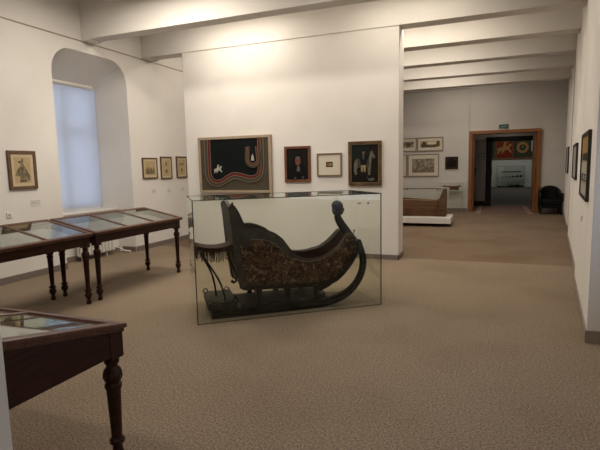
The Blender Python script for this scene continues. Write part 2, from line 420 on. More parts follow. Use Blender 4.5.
# far hall
HX0, HX1, HY = -4.0, 7.5, 36.0
m = MB(); m.box(HX0, HX1, HY, HY + .2, 0, 6); m.box(HX0 - .2, HX0, 19.5, HY, 0, 6); m.box(HX1, HX1 + .2, 19.5, HY, 0, 6)
m.box(HX0, -1.2, 19.4, 19.6, 0, 6); m.box(2.1, HX1, 19.4, 19.6, 0, 6); m.box(-1.2, 2.1, 19.5, 19.6, 2.56, 6)
m.build('wall_hall', mat('hall_wall', (.50, .50, .46), .9), kind='structure')
m = MB(); m.box(HX0, HX1, 19.5, HY, 6, 6.1); m.build('ceiling', CEIL, kind='structure')

# ------------------------------------------------------------------ sloped glazed display tables
LEG = [(0, .020), (.012, .029), (.035, .029), (.055, .019), (.075, .026), (.105, .043), (.135, .041), (.155, .024), (.162, .041), (.180, .041), (.187, .024),
       (.21, .025), (.54, .034), (.548, .040), (.562, .040), (.57, .030), (.585, .042), (.61, .047), (.635, .042), (.65, .027), (.66, .027), (.668, .034), (.68, .034), (.69, .025), (.70, .025)]
LEG3 = [(z_, r_ * .84) for z_, r_ in [(0, .022), (.015, .030), (.04, .030), (.06, .020), (.09, .026), (.14, .046), (.19, .046), (.23, .030), (.255, .026), (.268, .043), (.285, .043), (.295, .030),
        (.32, .031), (.545, .041), (.555, .048), (.572, .048), (.58, .036), (.595, .050), (.615, .056), (.64, .050), (.66, .032), (.67, .032), (.68, .042), (.695, .042), (.705, .03), (.71, .03)]]
def display_table(label, loc, rz, L=1.76, D=.74, zf=.865, zb=1.02, panes=3, prof=LEG, lw=.036, ins=.04, group=None):
    t = thing('display_table', label, 'display table', loc, rz, group)
    def zt(y): return zf + (zb - zf) * y / D
    th = .024
    # frame of the top: four rails and the bars between the panes, all following the slope
    m = MB()
    def slab(x0, x1, y0, y1, dz0=0., dz1=None):
        dz1 = -th if dz1 is None else dz1
        m.hexa([(x0, y0, zt(y0) + dz1), (x1, y0, zt(y0) + dz1), (x1, y1, zt(y1) + dz1), (x0, y1, zt(y1) + dz1),
                (x0, y0, zt(y0) + dz0), (x1, y0, zt(y0) + dz0), (x1, y1, zt(y1) + dz0), (x0, y1, zt(y1) + dz0)])
    slab(0, L, 0, .055); slab(0, L, D - .055, D); slab(0, .06, .055, D - .055); slab(L - .06, L, .055, D - .055)
    pw = (L - .12) / panes
    for k in range(1, panes): slab(.06 + pw * k - .022, .06 + pw * k + .022, .055, D - .055, 0, -.02)
    m.build('top_frame', WOODT, t, bevel=.006)
    # moulding under the top
    m = MB(); o = .010
    def band(o, za, zb_):
        m.hexa([(o, o, zt(o) + za), (L - o, o, zt(o) + za), (L - o, o + .02, zt(o) + za), (o, o + .02, zt(o) + za), (o, o, zt(o) + zb_), (L - o, o, zt(o) + zb_), (L - o, o + .02, zt(o) + zb_), (o, o + .02, zt(o) + zb_)])
        m.hexa([(o, D - o - .02, zt(D - o) + za), (L - o, D - o - .02, zt(D - o) + za), (L - o, D - o, zt(D - o) + za), (o, D - o, zt(D - o) + za), (o, D - o - .02, zt(D - o) + zb_), (L - o, D - o - .02, zt(D - o) + zb_), (L - o, D - o, zt(D - o) + zb_), (o, D - o, zt(D - o) + zb_)])
        for x in (o, L - o - .02):
            m.hexa([(x, o, zt(o) + za), (x + .02, o, zt(o) + za), (x + .02, D - o, zt(D - o) + za), (x, D - o, zt(D - o) + za), (x, o, zt(o) + zb_), (x + .02, o, zt(o) + zb_), (x + .02, D - o, zt(D - o) + zb_), (x, D - o, zt(D - o) + zb_)])
    band(o, -th - .018, -th); m.build('moulding', WOODT, t, bevel=.004)
    # panes
    for k in range(panes):
        m = MB(); slab(.06 + pw * k + (.022 if k else 0), .06 + pw * (k + 1) - (.022 if k < panes - 1 else 0), .055, D - .055, -.006, -.011)
        m.build('glass_pane', TGLASS, t)
    # apron, deeper at the back
    m = MB(); i = ins; za = .722
    m.box(i, L - i, i, i + .025, za, zt(i) - th)
    m.box(i, L - i, D - i - .025, D - i, za, zt(D - i) - th - .004)
    for x in (i, L - i - .025):
        m.hexa([(x, i, za), (x + .025, i, za), (x + .025, D - i, za), (x, D - i, za), (x, i, zt(i) - th), (x + .025, i, zt(i) - th), (x + .025, D - i, zt(D - i) - th), (x, D - i, zt(D - i) - th)])
    m.build('apron', WOOD, t)
    m = MB(); j = i + .027; m.hexa([(j, j, za + .005), (L - j, j, za + .005), (L - j, D - j, za + .005), (j, D - j, za + .005), (j, j, zt(j) - .09), (L - j, j, zt(j) - .09), (L - j, D - j, zt(D - j) - .09), (j, D - j, zt(D - j) - .09)])
    m.build('display_bed', BED, t)
    for x, y in ((i + lw, i + lw), (L - i - lw, i + lw), (i + lw, D - i - lw), (L - i - lw, D - i - lw)):
        m = MB(); m.lathe(prof, x, y, 24, flute=(.575, .65)); a = lw + .004
        m.box(x - a, x + a, y - a, y + a, prof[-1][0] - .005, zt(y) - th - .02)
        m.build('leg', WOOD, t, smooth=True)
    return t
display_table('dark wooden display table with slanting glazed top nearest the three small wall prints', (-4.42, 4.40, 0), pi / 2, L=1.78, group='glazed display tables')
display_table('dark display table with slanting glazed top under the engraving of a lady', (-4.42, 2.60, 0), pi / 2, L=1.77, group='glazed display tables')
display_table('dark glazed display table closest to the viewer in the bottom left corner', (-1.625, 1.775, 0), pi, L=1.80, prof=LEG3, lw=.036, ins=.022, group='glazed display tables')

# near wall pier that cuts the lower left corner of the view
m = MB(); m.box(-2.6, -.932, .10, .655, 0, 1.34); m.box(-2.61, -.93, .09, .65, 1.34, 1.37)
tag(m.build('plinth_block', WHITE), 'plain white block in the bottom left corner, in front of the nearest table', 'plinth')

# ------------------------------------------------------------------ glass case with sleigh
ANG = math.atan2(.6191, .7853)
CL, CW, CH = 2.085, .86, 1.29
case = thing('glass_display_case', 'large frameless glass case standing on the carpet around the old sleigh', 'display case', (-2.765, 4.034, 0), ANG)
g = .008
def pane(name, *b):
    m = MB(); m.box(*b); return m.build(name, CGLASS, case)
pane('glass_front', 0, CL, 0, g, 0, CH - g); pane('glass_back', 0, CL, CW - g, CW, 0, CH - g)
pane('glass_side', 0, g, g, CW - g, 0, CH - g); pane('glass_side', CL - g, CL, g, CW - g, 0, CH - g)
pane('glass_top', 0, CL, 0, CW, CH - g, CH)
m = MB(); r = .0045
for x in (0, CL): m.box(x - r, x + r, -r, r, 0, CH)
for y in (0, CW): m.box(-r, CL + r, y - r, y + r, CH - r, CH + r * .5)
for x in (0, CL): m.box(x - r, x + r, -r, CW + r, CH - r, CH + r * .5)
m.box(0, CL, -.003, .003, 0, .006)
m.build('edge_seal', EDGE, case)
m = MB(); m.ball((1.925, -.004, 1.185), .011, 10, 6); m.build('lock', IRON, case)
m = MB(); m.box(1.80, 1.84, -.0015, -.0005, 1.178, 1.194); m.build('sticker', mat('pink_sticker', (.45, .25, .22), .7), case)

TC = .44                                            # the sleigh's centre line across the case
sl = thing('sleigh', 'antique black sleigh with brown brocade sides and a carved head, inside the glass case', 'sleigh', (-2.765, 4.034, 0), ANG)
def adj(s, z, t):                                   # side view measured on the plane .12 behind the front glass
    return (s + (.06 + .21 * s) * (t - .12), t, z - (.33 - .21 * z) * (t - .12))
def tplan(s): return .14 + (0 if s < 1.15 else .25 * min((s - 1.15) / .71, 1) ** 1.5)
TOP = [(.395, 1.215), (.43, 1.212), (.458, 1.182), (.487, 1.135), (.53, 1.03), (.558, .955), (.62, .945), (.72, .94), (.806, .916), (.88, .882), (.963, .815), (1.04, .703), (1.118, .62), (1.18, .588), (1.246, .574), (1.32, .575), (1.388, .588), (1.517, .635), (1.60, .71), (1.66, .79), (1.706, .857), (1.76, .85), (1.81, .80), (1.85, .745), (1.866, .70)]
BOT = [(.395, 1.17), (.402, 1.10), (.42, .85), (.44, .60), (.475, .345), (.51, .32), (1.03, .297), (1.30, .292), (1.40, .294), (1.50, .31), (1.58, .345), (1.67, .42), (1.74, .50), (1.80, .575), (1.84, .64), (1.866, .69)]
def side_point(s, v, off=0, far=False):
    z0 = interp(s, BOT); z1 = max(interp(s, TOP), z0 + .004)
    t = tplan(s) - .02 * math.sin(pi * min(max(v, 0), 1)) + off
    x, y, z = adj(s, lerp(v, z0, z1), t)
    return (x, 2 * TC - y if far else y, z)
ss = [.395 + (1.866 - .395) * i / 70 for i in range(71)]
def side_panel(far):
    m = MB(); nv = 12
    outer = [[side_point(s, j / nv, 0, far) for j in range(nv + 1)] for s in ss]
    inner = [[side_point(s, j / nv, .028, far) for j in range(nv + 1)] for s in ss]
    for G in (outer, inner):
        m.mi = 0 if G is outer else 1
        for i in range(len(ss) - 1):
            for j in range(nv): m.face([G[i][j], G[i + 1][j], G[i + 1][j + 1], G[i][j + 1]])
    m.mi = 2
    for i in range(len(ss) - 1):
        for j in (0, nv): m.face([outer[i][j], outer[i + 1][j], inner[i + 1][j], inner[i][j]])
    for i in (0, len(ss) - 1):
        for j in range(nv): m.face([outer[i][j], outer[i][j + 1], inner[i][j + 1], inner[i][j]])
    o = m.build('side_panel', [BROC, LINING, DKGREY], sl, smooth=True)
    return o
for far in (False, True):
    pn = side_panel(far)
    # broad painted band along wing and armrest, thinning to a gilt line towards the prow
    m = MB()
    def wband(s): return interp(s, [(.33, .30), (.53, .30), (.60, .105), (.8, .10), (.95, .12), (1.04, .095), (1.12, .035), (1.25, .02), (1.87, .016)])
    rs = []
    for s in ss:
        z0 = interp(s, BOT); z1 = max(interp(s, TOP), z0 + .004); w = min(wband(s), z1 - z0 - .001); t = tplan(s)
        pts = []
        for z, off in ((z1 + .012, .034), (z1 + .012, -.018), (z1 - w, -.030), (z1 - w, -.005), (z1 - .010, -.005), (z1 - .010, .034)):
            x, y, zz = adj(s, z, t + off); pts.append((x, 2 * TC - y if far else y, zz))
        rs.append(pts)
    m.rings(rs); m.build('arm_rail', DKGREY, sl, smooth=True)
    # rear corner post
    m = MB(); rs = []
    for z, s in ((.31, .478), (.6, .442), (.85, .420), (1.1, .402), (1.205, .395)):
        pts = []
        for ds, off in ((-.01, .03), (-.01, -.03), (.065 if z < 1.0 else .045, -.034), (.065 if z < 1.0 else .045, .03)):
            x, y, zz = adj(s + ds, z, .14 + off); pts.append((x, 2 * TC - y if far else y, zz))
        rs.append(pts)
    m.rings(rs); m.build('corner_post', DKGREY, sl)
    # gilt bead
    pts = []
    for s in ss[10:-1]:
        z0 = interp(s, BOT); z1 = max(interp(s, TOP), z0 + .004); w = min(wband(s) + .004, z1 - z0)
        x, y, zz = adj(s, z1 - w, tplan(s) - .027); pts.append((x, 2 * TC - y if far else y, zz))
    m = MB(); m.tube(pts, .004, 6); m.build('gilt_bead', GILT, sl, smooth=True)
    # black keel moulding under the panel
    rs = []
    for s in [x for x in ss if x > .47]:
        z0 = interp(s, BOT); t = tplan(s); h = interp(s, [(.47, .03), (1.3, .035), (1.5, .05), (1.75, .045), (1.866, .02)])
        nx = interp(s, [(.47, 0), (1.4, 0), (1.6, .018), (1.866, .022)])
        pts = []
        for ds, z, off in ((0, z0 + .012, -.03), (nx, z0 - h, -.022), (nx, z0 - h, .05), (0, z0 + .012, .05)):
            x, y, zz = adj(s + ds, z, t + off); pts.append((x, 2 * TC - y if far else y, zz))
        rs.append(pts)
    m = MB(); m.rings(rs); m.build('keel_moulding', BLACKW, sl)
    # finial
    x, y, z = adj(.41, 1.222, .14); y = 2 * TC - y if far else y
    m = MB(); m.lathe([(z - .02, .020), (z - .006, .022), (z, .010), (z + .010, .015), (z + .020, .009), (z + .03, .003)], x + .01, y, 10)
    m.build('finial', DKGREY, sl, smooth=True)
    # runner, curling up to the prow
    rp = [(.155, 0), (.5, 0), (1.0, .0), (1.30, .003), (1.45, .012), (1.60, .045), (1.72, .10), (1.82, .19), (1.885, .30), (1.912, .41), (1.905, .52), (1.875, .62), (1.845, .70)]
    mid = []
    for s, z in crv([(a, b, 0) for a, b in rp], 5) and [(p.x, p.y) for p in crv([(a, b, 0) for a, b in rp], 5)]:
        t = .15 + (0 if z < .2 else .09 * min((z - .2) / .5, 1))
        x, y, zz = adj(s, z + .045, t); 
        mid.append((x, 2 * TC - y if far else y, max(zz + .012, .046)))
    rs = []; P = [Vector(p) for p in mid]
    def zz_(p): return p.z
    for i, p in enumerate(P):
        tg = (P[min(i + 1, len(P) - 1)] - P[max(i - 1, 0)]).normalized(); side = Vector((0, 1, 0)); upv = side.cross(tg).normalized() * -1
        h = .042 if zz_(p) < .08 else max(.029, .042 - (zz_(p) - .08) * .09)
        ring = []
        for a, b in ((-1, -1), (1, -1), (1, 1), (-1, 1)):
            pass
        for a, b in ((-.034, -h), (.034, -h), (.034, -.008), (.026, 0), (.034, .008), (.034, h), (-.034, h), (-.034, .008), (-.024, 0), (-.034, -.008)):
            ring.append(p + side * a + upv * b)
        rs.append(ring)
    m = MB(); m.rings(rs); rn = m.build('runner', BLACKW, sl)
    for s in (.675, 1.0, 1.325):
        m = MB(); x, y, z = adj(s, .2, .15); y = 2 * TC - y if far else y
        z1 = interp(s, BOT) - .03
        m.rings([[(x - w, y - .022, z), (x + w, y - .022, z), (x + w, y + .022, z), (x - w, y + .022, z)] for z, w in ((.08, .034), (.11, .028), (.18, .024), (.24, .028), (z1 + .004, .038))])
        m.build('strut', BLACKW, sl)
# cross members, deck between runners, body floor
m = MB()
for s in (.675, 1.0, 1.325): m.box(s - .02, s + .03, .17, .71, .23, .262)
m.build('cross_bar', BLACKW, sl)
m = MB(); m.box(1.905, 1.935, .25, .63, .60, .64); m.build('cross_bar', BLACKW, sl)
m = MB(); m.box(.50, 1.50, .21, .67, .085, .105); m.build('deck_board', DKGREY, sl)
m = MB(); rs = []
for s in ss[12:-4]:
    z = interp(s, BOT) + .02; x, y, zz = adj(s, z, tplan(s) + .02)
    rs.append([(x, y, zz), (x, 2 * TC - y, zz), (x, 2 * TC - y, zz - .04), (x, y, zz - .04)])
m.rings(rs); m.build('body_floor', LINING, sl)
m = MB(); m.box(.52, .98, .17, .71, .33, .56); m.build('seat_box', LINING, sl, bevel=.03)
# back board with gently arched crest
m = MB(); rs = []
for j in range(13):
    t = .13 + .62 * j / 12; k = sin(pi * j / 12)
    ring = [(.488, t, .325), (.375, t, 1.20 + .05 * k), (.41, t, 1.20 + .05 * k), (.53, t, .325)]
    rs.append(ring)
m.rings(rs); m.build('back_board', mat('rear_board_paint', (.040, .033, .025), .6, noise=((.11, .092, .07), 12, .35, .68, (1, 1, 1)), bump=(30, .2), spec=.15), sl)
m = MB(); rs = []
for j in range(13):
    t = .18 + .52 * j / 12; k = sin(pi * j / 12) ** .5
    rs.append([(.50 - .02, t, .50), (.405, t, 1.12 + .05 * k), (.41 + .05 * k, t, 1.05), (.50 + .05 * k, t, .60)])
m.rings(rs); m.build('back_cushion', LINING, sl, smooth=True)
# prow: neck and carved head with blue bonnet
nk = crv([(1.875, TC, .74), (1.845, TC, .80), (1.80, TC, .87), (1.750, TC, .95), (1.728, TC, 1.005), (1.734, TC, 1.035)], 4)
m = MB(); k = len(nk); rr = [lerp(i / (k - 1), .066, .036) if i < k * .8 else .033 for i in range(k)]
m.tube(nk, rr, 12); m.build('neck_scroll', BLACKW, sl, smooth=True)
m = MB(); rs = []
HX, HZ = 1.742, 1.012
for z, cx, rx, ry in ((0, 0, .026, .026), (.015, .004, .036, .032), (.03, .01, .046, .038), (.05, .010, .048, .044), (.07, .008, .05, .05), (.09, .004, .053, .053), (.11, .001, .054, .055), (.135, -.003, .055, .055), (.16, -.008, .045, .046), (.175, -.008, .025, .026)):
    ring = []
    for j in range(20):
        a = 2 * pi * j / 20; x = cx + rx * cos(a); y = ry * sin(a)
        d = abs(((a + pi) % (2 * pi)) - pi)
        if d < .35:                                   # features on the facing side
            x += {.03: .008, .05: .006, .07: .022, .09: .010, .11: .003}.get(z, 0) * (1 - d / .35)
        if .25 < d < .7 and z == .09: x -= .005       # eye sockets
        ring.append((HX + x, TC + y, HZ + z))
    rs.append(ring)
m.rings(rs); hd = m.build('carved_head', FACE, sl, smooth=True)
m = MB(); m.ball((HX - .022, TC, HZ + .124), .063, 18, 12, (1, 1.0, 1.0)); m.ball((HX - .036, TC, HZ + .072), .045, 14, 10, (1, 1.15, 1.45)); m.build('bonnet', BLUEH, hd, smooth=True)
m = MB()
for sgn in (-1, 1): m.ball((HX + .048, TC + sgn * .018, HZ + .088), .006, 8, 6)
m.build('eye', BLACKW, hd, smooth=True)
m = MB(); m.tube(crv([(1.90, TC - .03, .775), (1.925, TC - .03, .80), (1.93, TC - .03, .822)], 4), .008, 8); m.ball((1.93, TC - .03, .827), .013); m.build('rein_hook', GILT, sl, smooth=True)
# tow hook
m = MB(); m.tube(crv([(1.36, .16, .20), (1.42, .16, .19), (1.45, .16, .155), (1.41, .16, .13), (1.385, .16, .145)], 6), .007, 8); m.build('tow_hook', IRON, sl, smooth=True)
# footboard at the tail
m = MB(); m.box(.13, .445, .13, .72, .095, .165); fb = m.build('footboard', DKGREY, sl, bevel=.008)
for x, y in ((.15, .69), (.40, .69), (.15, .15), (.42, .15)):
    m = MB(); m.tube([(x + .03 * cos(a), y, .16 + .045 * sin(a)) for a in [pi * k / 8 for k in range(9)]], .006, 6); m.build('strap_loop', IRON, fb, smooth=True)
m = MB(); m.tube(crv([(.14, .125, .17), (.2, .12, .185), (.29, .12, .17), (.38, .12, .185), (.44, .125, .17)], 6), .007, 6); m.build('front_rail', IRON, fb, smooth=True)
# rider's perch with fringe behind the body
SX0, SX1, SY0, SY1 = .045, .455, .28, .56
def sz(x): return .745 + .04 * ((x - .25) / .205) ** 2
m = MB(); rs = []
for i in range(15):
    x = lerp(i / 14, SX0, SX1); z = sz(x)
    rs.append([(x, lerp(j / 6, SY0, SY1), z + .015 * sin(pi * j / 6)) for j in range(7)] + [(x, SY1, z - .05), (x, SY0, z - .05)])
m.rings(rs); pc = m.build('perch_seat', SADDLE, sl, smooth=True)
m = MB()
for side in range(4):
    n = 34 if side < 2 else 20
    for i in range(n):
        u = (i + .5) / n; ln = .115 + random.uniform(-.02, .02)
        if side < 2: x = lerp(u, SX0, SX1); y = SY0 - .004 if side == 0 else SY1 + .004
        else: x = SX0 - .004 if side == 2 else SX1 + .004; y = lerp(u, SY0, SY1)
        z = sz(min(max(x, SX0), SX1)) - .03; dx = random.uniform(-.004, .004)
        m.hexa([(x - .003 + dx, y - .003, z - ln), (x + .003 + dx, y - .003, z - ln), (x + .003 + dx, y + .003, z - ln), (x - .003 + dx, y + .003, z - ln),
                (x - .004, y - .003, z), (x + .004, y - .003, z), (x + .004, y + .003, z), (x - .004, y + .003, z)])
m.build('fringe', FRINGE, pc)
for pts in ([(.10, .42, .70), (.115, .42, .64), (.20, .42, .45), (.235, .44, .30), (.25, .46, .165)],
            [(.12, .36, .70), (.125, .34, .64), (.25, .28, .42), (.30, .22, .28), (.315, .16, .165)],
            [(.385, .40, .70), (.395, .40, .64), (.445, .40, .50), (.50, .40, .37)]):
    m = MB(); m.tube(crv(pts, 6), .011, 8); m.build('perch_stay', IRON, sl, smooth=True)
m = MB(); m.tube(crv([(.455, .12, .50), (.44, .12, .44), (.425, .12, .395), (.40, .12, .385), (.385, .12, .40)], 5), .011, 8); m.ball((.39, .12, .40), .018); m.build('curl_bracket', IRON, sl, smooth=True)

# ------------------------------------------------------------------ pictures
def picture(name, label, cat, loc, rz, w, h, fw, mats, shapes=(), depth=.03, group=None, matw=0, matm=None, glz=False, bead=None, slip=.006):
    """loc = centre of the picture on the wall; local -Y faces the room"""
    t = thing(name, label, cat, (loc[0], loc[1], loc[2] - h / 2), rz, group)
    m = MB(); d = depth
    for b in ((-w/2, w/2, 0, fw), (-w/2, w/2, h - fw, h), (-w/2, -w/2 + fw, fw, h - fw), (w/2 - fw, w/2, fw, h - fw)):
        x0, x1, z0, z1 = b; m.box(x0, x1, -d, 0, z0, z1)
    m.build('frame', mats[0], t, bevel=.004)
    if bead:
        m = MB(); e = fw; b2 = .008
        for x0, x1, z0, z1 in ((-w/2+e, w/2-e, e, e+b2), (-w/2+e, w/2-e, h-e-b2, h-e), (-w/2+e, -w/2+e+b2, e, h-e), (w/2-e-b2, w/2-e, e, h-e)):
            m.box(x0, x1, -d + .004, -d + .014, z0, z1)
        m.build('inner_bead', bead, t)
    y = -d + .014
    if matw:
        m = MB(); iw = fw + matw
        for x0, x1, z0, z1 in ((-w/2+fw, w/2-fw, fw, iw), (-w/2+fw, w/2-fw, h-iw, h-fw), (-w/2+fw, -w/2+iw, iw, h-iw), (w/2-iw, w/2-fw, iw, h-iw)):
            m.box(x0, x1, y - .002, y + .002, z0, z1)
        m.build('mount', matm, t)
    m = MB(); m.box(-w/2 + fw - .003, w/2 - fw + .003, y, -.001, fw - .003, h - fw + .003)
    mm = [mats[1]]
    aw, ah = w - 2 * fw - 2 * matw, h - 2 * fw - 2 * matw
    for k, (poly, pm) in enumerate(shapes):
        if pm not in mm: mm.append(pm)
        m.mi = mm.index(pm)
        P = [(-aw/2 + u * aw, fw + matw + v * ah) for u, v in poly]
        m.prism(P, 1, y - .0006 - .00006 * (k + 1), y)
    m.build('artwork', mm, t)
    return t
def ell(cx, cy, rx, ry, n=14): return [(cx + rx * cos(2*pi*i/n), cy + ry * sin(2*pi*i/n)) for i in range(n)]
def ribbon(pts, w, n=6):
    P = crv([(a, b, 0) for a, b in pts], n); L = []; R = []
    for i, p in enumerate(P):
        tg = (P[min(i+1, len(P)-1)] - P[max(i-1, 0)]).normalized(); nn = Vector((-tg.y, tg.x * 1.35, 0)) * w / 2
        L.append((p.x + nn.x, p.y + nn.y)); R.append((p.x - nn.x, p.y - nn.y))
    return [[L[i], L[i+1], R[i+1], R[i]] for i in range(len(P)-1)]
def paint(n, c, r=.85): return mat(n, c, r, spec=.15)
PW = 7.999
# textile picture
FR1 = mat('pale_oak_frame', (.36, .28, .19), .5, noise=((.28, .22, .15), 10, .3, .7, (1, 1, 1)))
SAND = mat('sand_cloth', (.075, .062, .040), .85, noise=((.06, .05, .034), 12, .3, .7, (1, 1, 1)), spec=.1); BLK = paint('black_cloth', (.004, .006, .006), .9)
RED = paint('red_cloth', (.10, .014, .012), .9); TAN = paint('tan_cloth', (.16, .115, .075), .9); GRN = paint('olive_cloth', (.050, .045, .030), .9); PALE = paint('pale_figure', (.34, .33, .27), .8)
curve1 = [(.13, 1.0), (.13, .55), (.135, .30), (.20, .18), (.30, .19), (.40, .27), (.50, .32), (.62, .29), (.74, .25), (.84, .30), (.87, .48), (.87, .75), (.87, 1.0)]
CP = [(a_.x, a_.y) for a_ in crv([(a_, b_, 0) for a_, b_ in curve1], 5)]; AS = 1.5
def offs(o):
    out = []
    for i_, (a_, b_) in enumerate(CP):
        p_, n2_ = CP[max(i_ - 1, 0)], CP[min(i_ + 1, len(CP) - 1)]
        tx_, ty_ = (n2_[0] - p_[0]) * AS, n2_[1] - p_[1]; ln_ = math.hypot(tx_, ty_) or 1
        out.append((min(max(a_ + ty_ / ln_ * o / AS, .005), .995), min(max(b_ - tx_ / ln_ * o, .005), .999)))
    return out
sh = [([(a_, b_) for a_, b_ in CP if b_ < .56] and CP, BLK)]
for o1, o2, c_ in ((-.035, -.022, TAN), (-.022, .022, RED), (.022, .036, TAN), (.036, .085, GRN), (.085, .10, TAN)):
    A_, B_ = offs(o1), offs(o2)
    for i_ in range(len(A_) - 1): sh.append(([A_[i_], A_[i_ + 1], B_[i_ + 1], B_[i_]], c_))
def ushape(o, c_):
    U = [(.78 + (.115 - o) * cos(t_), .60 + ((.115 - o) * AS) * sin(t_)) for t_ in [pi + pi * k_ / 12 for k_ in range(13)]]
    U = [(U[0][0] + .012, .84)] + U + [(U[-1][0] - .012, .84)]
    sh.append((U, c_))
for o, c_ in ((0, GRN), (.03, TAN), (.036, RED), (.055, TAN), (.062, BLK)): ushape(o, c_)
sh.append(([(.755, .57), (.80, .57), (.795, .64), (.78, .70), (.76, .64)], PALE))
horse = [(0, .35), (.12, .5), (.3, .55), (.42, .62), (.45, .85), (.55, 1), (.62, .85), (.6, .62), (.75, .66), (.85, .82), (1, .72), (.9, .6), (.82, .45), (.95, .25), (1, .1), (.88, .12), (.78, .3), (.55, .32), (.42, .1), (.3, 0), (.34, .2), (.3, .32), (.12, .05), (0, 0), (.1, .25)]
def horse_at(x, y, w, h): return [(x + a * w, y + b * h) for a, b in horse]
sh.append((horse_at(.20, .34, .12, .17), PALE))
picture('textile_picture', 'large pale framed textile picture with black field edged by a wavy red stripe', 'picture', (-4.475, PW, 1.675), 0, 1.55, 1.06, .05, [FR1, SAND], sh, depth=.06)
# portrait
FR2 = mat('red_brown_frame', (.10, .030, .014), .4, noise=((.16, .06, .02), 14, .3, .7, (1, 1, 1)))
DARKP = mat('dark_canvas', (.007, .006, .005), .8, noise=((.014, .012, .009), 4, .3, .7, (1, 1, 1)), spec=.08)
SKIN = paint('painted_skin', (.14, .055, .032)); COLR = paint('painted_collar', (.09, .08, .07)); ROBE = paint('painted_robe', (.004, .004, .005)); HOOD = paint('painted_hood', (.003, .003, .004))
sh = [([(.1, 0), (.12, .35), (.3, .55), (.36, .8), (.5, .86), (.66, .8), (.72, .55), (.9, .35), (.95, 0)], ROBE), (ell(.52, .60, .17, .22), HOOD), (ell(.52, .60, .13, .14), SKIN),
      ([(.40, .68), (.64, .68), (.63, .73), (.52, .76), (.41, .73)], COLR), ([(.46, .27), (.62, .27), (.6, .44), (.48, .44)], COLR), (ell(.52, .54, .02, .04), paint('painted_shade', (.14, .05, .03)))]
for x in (.46, .57): sh.append((ell(x, .61, .022, .012), ROBE))
sh += [(ell(.38, .06, .05, .03), SKIN), (ell(.75, .07, .05, .03), COLR)]
picture('portrait_painting', 'dark portrait of a hooded figure with white collar in a narrow reddish frame', 'painting', (-3.20, PW, 1.655), 0, .50, .64, .045, [FR2, DARKP], sh)
# small framed picture
FR3 = mat('slim_gold_frame', (.17, .12, .07), .4); MNT = mat('ivory_mount', (.55, .50, .41), .85)
sh = [([(.35, .38), (.66, .38), (.66, .64), (.35, .64)], paint('tiny_dark', (.03, .03, .025))), (ell(.44, .51, .06, .09), paint('tiny_red', (.25, .07, .03))), (ell(.53, .5, .04, .08), paint('tiny_yellow', (.3, .22, .06))), (ell(.61, .52, .04, .08), paint('tiny_green', (.10, .18, .06)))]
picture('small_framed_picture', 'small picture with wide ivory mount and tiny coloured image, between the two dark paintings', 'picture', (-2.60, PW, 1.635), 0, .455, .40, .025, [FR3, MNT], sh)
# equestrian painting
FR4 = mat('gold_brown_frame', (.15, .085, .03), .38, noise=((.06, .025, .012), 11, .35, .65, (1, 1, 1)), metal=.2)
GREYH = paint('painted_white_horse', (.11, .10, .075)); COAT = paint('painted_coat', (.008, .008, .011)); BREE = paint('painted_breeches', (.24, .17, .075)); SKYP = mat('painted_sky', (.012, .015, .014), .8, spec=.08)
sh = [([(0, .6), (.5, .68), (.7, .8), (.6, 1), (0, 1)], SKYP), ([(.10, .48), (.14, .58), (.24, .64), (.32, .60), (.30, .46), (.20, .36), (.22, .22), (.15, .20), (.10, .30)], GREYH),
      ([(.70, .80), (.76, .83), (.80, .78), (.88, .66), (.84, .62), (.77, .68), (.74, .55), (.72, .40), (.70, .20), (.62, .20), (.60, .42), (.64, .60)], GREYH),
      ([(.22, .63), (.45, .56), (.66, .62), (.66, .42), (.45, .38), (.24, .40)], paint('painted_horse_shade', (.045, .042, .033))), ([(.32, .62), (.42, .70), (.54, .70), (.60, .60), (.56, .44), (.36, .44)], COAT), ([(.36, .46), (.54, .46), (.53, .28), (.47, .28), (.45, .40), (.42, .28), (.36, .30)], BREE),
      (ell(.45, .75, .035, .045), SKIN), ([(.41, .77), (.5, .77), (.5, .81), (.41, .81)], GREYH), ([(.36, .14), (.42, .14), (.42, .28), (.36, .30)], COAT), ([(.46, .14), (.53, .14), (.53, .28), (.47, .28)], COAT),
      ([(.58, .16), (.66, .10), (.80, .14), (.86, .08), (.76, .05), (.64, .06)], GREYH), (ell(.45, .66, .02, .05), GREYH)]
picture('horseman_painting', 'tall dark painting of a man in pale breeches beside a white horse, gilt brown frame', 'painting', (-1.965, PW, 1.64), 0, .575, .75, .05, [FR4, DARKP], sh, depth=.04, bead=GILT)

# engravings on the left wall
PAPER = mat('old_paper', (.43, .32, .17), .85, noise=((.36, .265, .135), 7, .3, .7, (1, 1, 1))); MOUNT2 = mat('buff_mount', (.48, .39, .24), .85)
FR5 = mat('brown_print_frame', (.085, .042, .022), .4, noise=((.13, .07, .035), 20, .3, .7, (1, 1, 1))); INKP = paint('print_ink', (.09, .07, .04)); INKL = mat('print_wash', (.20, .15, .085), .85, noise=((.11, .085, .05), 26, .4, .65, (1, 1, 1)))
XW = XL
lady = [(.50, .93), (.56, .92), (.58, .84), (.55, .78), (.58, .68), (.64, .62), (.74, .45), (.88, .32), (.90, .12), (.76, .08), (.68, .22), (.70, .05), (.30, .05), (.34, .25), (.18, .30), (.05, .28), (.22, .52), (.38, .64), (.42, .72), (.36, .74), (.28, .80), (.36, .84), (.44, .84)]
sh = [([(.05, .02), (.95, .02), (.95, .97), (.05, .97)], PAPER), (lady, INKL), ([(.42, .60), (.56, .60), (.50, .36)], INKP), ([(.5, .9), (.55, .9), (.56, .8), (.5, .8)], INKP), ([(.24, .80), (.42, .84), (.44, .78), (.30, .76)], INKP),
      ([(.20, .50), (.34, .62), (.26, .35)], INKP), ([(.62, .60), (.76, .46), (.86, .22), (.80, .20), (.70, .42)], INKP), ([(.30, .08), (.7, .08), (.7, .12), (.3, .12)], INKP)]
